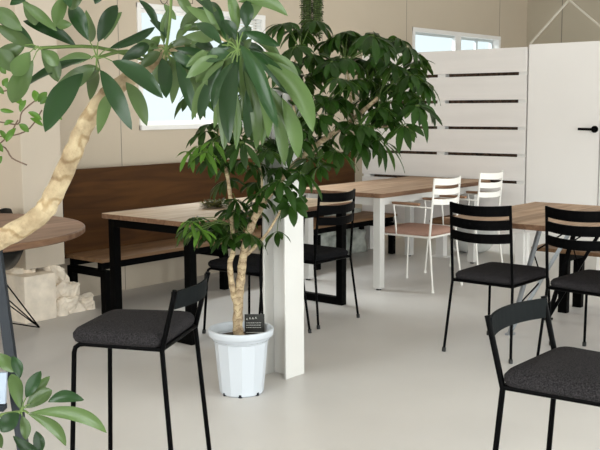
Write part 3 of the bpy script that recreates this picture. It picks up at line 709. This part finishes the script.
for x, y in [(236,204),(222,226),(205,228),(246,222),(232,238),(216,236),(250,238),(196,222),(256,206),(228,214)]:
    clus(x, y-4, rnd.uniform(-.15,.1), 8, .095, .034, .7); clus(x+rnd.uniform(-9,9), y+rnd.uniform(-8,6), rnd.uniform(-.1,.15), 7, .09, .034, .8)
clus(291,203,-.15,9,.12,.042,.30,(-.55,-.6,.5)); clus(277,232,-.1,5,.10,.036,1.0); clus(268,190,-.1,7,.10,.034,.6)
clus(378,140,-.05,9,.13,.036,.9); clus(360,142,-.08,8,.12,.036,.9); clus(420,100,-.1,7,.12,.04,1.1)
here(fo.merge(st, 1), 'foliage', [M['leaf2'], M['stem']], tp)
fy = MB(); st = MB()
for x, y, dd in [(200,146,-.3),(190,152,-.32),(206,152,-.35),(190,222,-.3),(212,142,-.3),(200,230,-.3)]:
    umbrella_leaf(fy, st, at(x, y, 4.46+dd), V((-.2,-.3,1)), 6, .085, .024, .85, at(226,168,4.45) if y < 200 else at(232,225,4.45))
here(fy.merge(st, 1), 'young_leaves', [M['leaf3'], M['stem']], tp)
# name card in the pot
cg = thing('plant_card', 'small black card with white writing standing in the white plant pot', 'card', (3.215, 2.985, .30), R(-50))
MB().box(-.047, .047, -.0015, .0015, -.035, .058).build('card', M['card'], cg)
b = MB(); rc = random.Random(3)
for k, (x, z) in enumerate([(-.040,.030),(-.026,.034),(-.012,.034),(.002,.036)]):
    b.bar((x, -.0022, z), (x+.006, -.0022, z+.010), .0012, .0022, V((0,1,0))); b.bar((x+.002, -.0022, z+.008), (x+.009, -.0022, z), .0012, .0022, V((0,1,0)))
for r_ in range(3):
    x = -.040
    while x < .030:
        l_ = rc.uniform(.003, .009); b.box(x, x+l_, -.0024, -.0016, .016-r_*.011, .0175-r_*.011); x += l_+.002
b.box(-.042, .042, -.0024, -.0016, -.030, -.028)
b.build('writing', M['ink'], cg)

# ---- young leafy shrub at the far left with small bright leaves
sh = thing('small_leaf_shrub', 'slender shrub with small bright green leaves at the left edge', 'plant', (1.15, 2.60, 0))
b = MB(); fo = MB()
trunk(b, [(1.15,2.60,.25), (1.20,2.58,.7), at(-70,190,2.75), at(-40,130,2.75), at(-30,70,2.75)], .012, .005, 8)
tw = [[(-40,150),(-10,138),(15,135),(30,128),(42,110)], [(-35,120),(0,122),(18,124),(22,112),(36,100)], [(-45,140),(0,145),(12,158),(27,165)],[(-35,92),(-10,93),(10,90)],[(-45,165),(-10,150),(8,136),(18,120)],[(-30,60),(-5,62),(8,70)]]
for path in tw: b.tube(smooth_path([at(x, y, 2.7) for x, y in path], 4), .0022, 6)
here(b, 'stem', M['twig'], sh)
def small(x0, y0, x1, y1, w, tone='d'): seen(fo, None, None, x0, y0, x1, y1, 2.68, w, tone, 0, rnd.uniform(-25,25))
for q in [(16,128,6,142,8),(19,124,29,132,8),(14,121,4,125,6),(30,118,43,126,6),(28,112,42,120,7),(36,102,34,90,9),(38,102,47,92,9),(40,104,50,98,8),(14,112,0,110,6),(6,140,0,130,6),(3,152,-6,142,8),(2,156,-4,165,8),(10,90,4,80,7),(8,78,3,86,7),(6,74,0,66,8),(24,106,12,98,8),(20,112,26,100,7),(10,70,14,60,6),(0,62,8,56,6),(52,110,62,120,6),(44,108,56,120,7),(4,94,-4,86,7)]:
    small(*q)
here(fo, 'foliage', M['leaf3'], sh)
MB().lathe([(0,0),(.10,0),(.13,.26),(.14,.27),(.12,.27),(.11,.25),(0,.245)], (0,0,0), 28).build('pot', M['conc'], sh)

# ---- string plant hanging near the ceiling
hc = at(312, -60, 4.9); hp = thing('hanging_string_plant', 'dark trailing string plant hanging above the tree, cut by the top of the photo', 'plant', tuple(hc))
b = MB(); bs = MB(); rs = random.Random(5)
for k in range(110):
    a = rs.uniform(0, 2*PI); r_ = .056*math.sqrt(rs.random()); x, y = r_*math.cos(a), r_*math.sin(a); ln = rs.uniform(.42, .50)
    if abs(x*RT.x+y*RT.y) < .006: continue
    bs.tube([(x*.6, y*.6, .02), (x, y, -.05), (x*1.05, y*1.05, -ln)], .0012, 4, False)
    for i in range(int(ln/.011)):
        z = -.02-i*.011; an = rs.uniform(0, 2*PI); c = V((x, y, z)); d = V((math.cos(an), math.sin(an), -.4)).normalized()
        leaflet(b, c, c+d*.017, d.cross(V((0,0,1))).normalized(), V((0,0,1)), .013, n=3)
b.build('leaf_strands', M['string'], hp); bs.build('strings', M['stem'], hp)
MB().lathe([(0,0),(.06,.0),(.075,.08),(.07,.08),(.055,.01),(0,.01)], (0,0,.0), 20).build('pot', M['dark'], hp)
MB().tube([(0,0,.01), (0,0,ZC-hc.z-.001)], .002, 6).build('cord', M['dark'], hp)

# ---- tuft of greenery lying on the pale table
tf = thing('air_plant', 'small yellow-green tuft of greenery lying on the pale table', 'plant', (4.20, 4.22, .702)); b = MB(); rs = random.Random(9)
for k in range(300):
    a = rs.uniform(0, 2*PI); r_ = rs.uniform(0, .055); c = V((r_*math.cos(a)*1.5, r_*math.sin(a), rs.uniform(.0, .03)))
    d = V((math.cos(a+rs.uniform(-.6,.6)), math.sin(a+rs.uniform(-.6,.6)), rs.uniform(.1, 1.0))).normalized(); ln = rs.uniform(.03, .065)
    t_ = c+d*ln; t_.z = max(.004, t_.z-.012); leaflet(b, c, t_, d.cross(V((0,0,1))).normalized(), V((0,0,1)), .014, n=4)
b.build('leaves', M['moss'], tf)

# ---- easel-like stand at the left edge
es = thing('display_stand', 'dark grey slanting stand leg with a pale blue board, at the bottom left edge', 'stand', tuple(at(0, 620, 2.3)*1.0)); 
es.location = (at(30,470,2.35).x, at(30,470,2.35).y, 0)
L0 = V(es.location); top_ = at(-20, 130, 2.35); ft_ = at(30, 500, 2.3); dirn = (top_-ft_).normalized(); g0 = ft_ + dirn*(-ft_.z/dirn.z)
es.location = (g0.x, g0.y, 0)
b = MB(); b.bar(g0+V((0,0,.005)), top_, .024, .022, FW); here(b, 'leg', M['dark'], es)
lv = RT.copy(); lv.z = 0; lv.normalize(); g1 = g0 - lv*.62; 
b = MB(); b.bar(g1+V((0,0,.005)), top_-lv*.06, .030, .022, FW); here(b, 'leg', M['dark'], es)
bk = V((FW.x, FW.y, 0)).normalized(); b = MB(); b.bar(g0-lv*.31+bk*.45+V((0,0,.005)), top_-lv*.03, .024, .02, FW); here(b, 'leg', M['dark'], es)
pc = at(5, 404, 2.22); b = MB(); q0 = pc-lv*.40
vs = [q0, pc, pc+V((0,0,.069))+bk*.02, q0+V((0,0,.069))+bk*.02]; vs += [p_+bk*.01 for p_ in vs]
b.add(vs, [(0,1,2,3),(7,6,5,4),(0,4,5,1),(1,5,6,2),(2,6,7,3),(3,7,4,0)]); here(b, 'board', M['paleblue'], es)
b = MB(); b.bar(q0-V((0,0,.008)), pc-V((0,0,.008)), .03, .012); here(b, 'ledge', M['dark'], es)

# little hook and wire on the back wall
hk = MB(); c = V((4.05, YB, 1.94)); hk.tube([c, c+V((0,-.03,0)), c+V((.005,-.035,.008))], .004, 6); hk.tube([c+V((0,-.001,-.01)), c+V((0,-.001,.05))], .003, 6)
tag(hk.build('wall_hook', M['blackframe']), 'small black hook on the beige wall above the plant trunk', 'hook')
hw_ = MB(); c = V((4.83, YB-.045, 2.12))
hw_.tube([c+V((.035*math.cos(a*.35), -.0, .035*math.sin(a*.35))) for a in range(19)], .003, 6); hw_.tube([c+V((.0,.045,.035)), c+V((0,0,.035))], .003, 6)
hw_.tube([c+V((.03,0,-.02)), c+V((.05,0,-.05)), c+V((.02,0,-.08)), c+V((.06,0,-.11))], .0022, 6); hw_.tube([c+V((.12,0,.06)), c+V((.20,0,-.01)), c+V((.29,0,-.01)), c+V((.29,0,.06)), c+V((.0,0,.035))], .003, 6)
tag(hw_.build('wire_ornament', M['brass']), 'dark curled wire ornament on the wall above the left window', 'ornament')

# ------------------------------------------------------------------ light
wd = bpy.data.worlds.new('world'); S.world = wd; wd.use_nodes = True
wd.node_tree.nodes['Background'].inputs[0].default_value = (.90, .97, 1, 1); wd.node_tree.nodes['Background'].inputs[1].default_value = .72
def area(name, loc, sx, sy, e, col, rot):
    l = bpy.data.lights.new(name, 'AREA'); l.shape = 'RECTANGLE'; l.size = sx; l.size_y = sy; l.energy = e; l.color = col
    o = bpy.data.objects.new(name, l); COL.objects.link(o); o.location = loc; o.rotation_euler = rot; return o
for i, h in enumerate(FH):
    area('daylight_window', ((h[0]+h[1])/2, YF-.2, 1.08), 2.9, 2.0, [58, 86, 88][i], (1, .95, .925), (R(90), 0, 0))
area('daylight_window', (XL-.2, 1.85, 1.5), 4.4, 1.9, 175, (1, .95, .925), (R(90), 0, R(-90)))
area('skylight_outside', (5.3, YB+1.9, 3.9), 3.0, 2.0, 330, (1, .98, .97), (R(-52), 0, 0))
area('skylight_outside', (9.4, YB+1.9, 3.9), 3.0, 2.0, 330, (1, .98, .97), (R(-52), 0, 0))
vs_ = S.view_settings; vs_.view_transform = 'Standard'; vs_.look = 'None'; vs_.gamma = 1; vs_.exposure = 0.75; vs_.use_curve_mapping = False
S.cycles.max_bounces = 8; S.cycles.transparent_max_bounces = 12; S.cycles.use_denoising = True
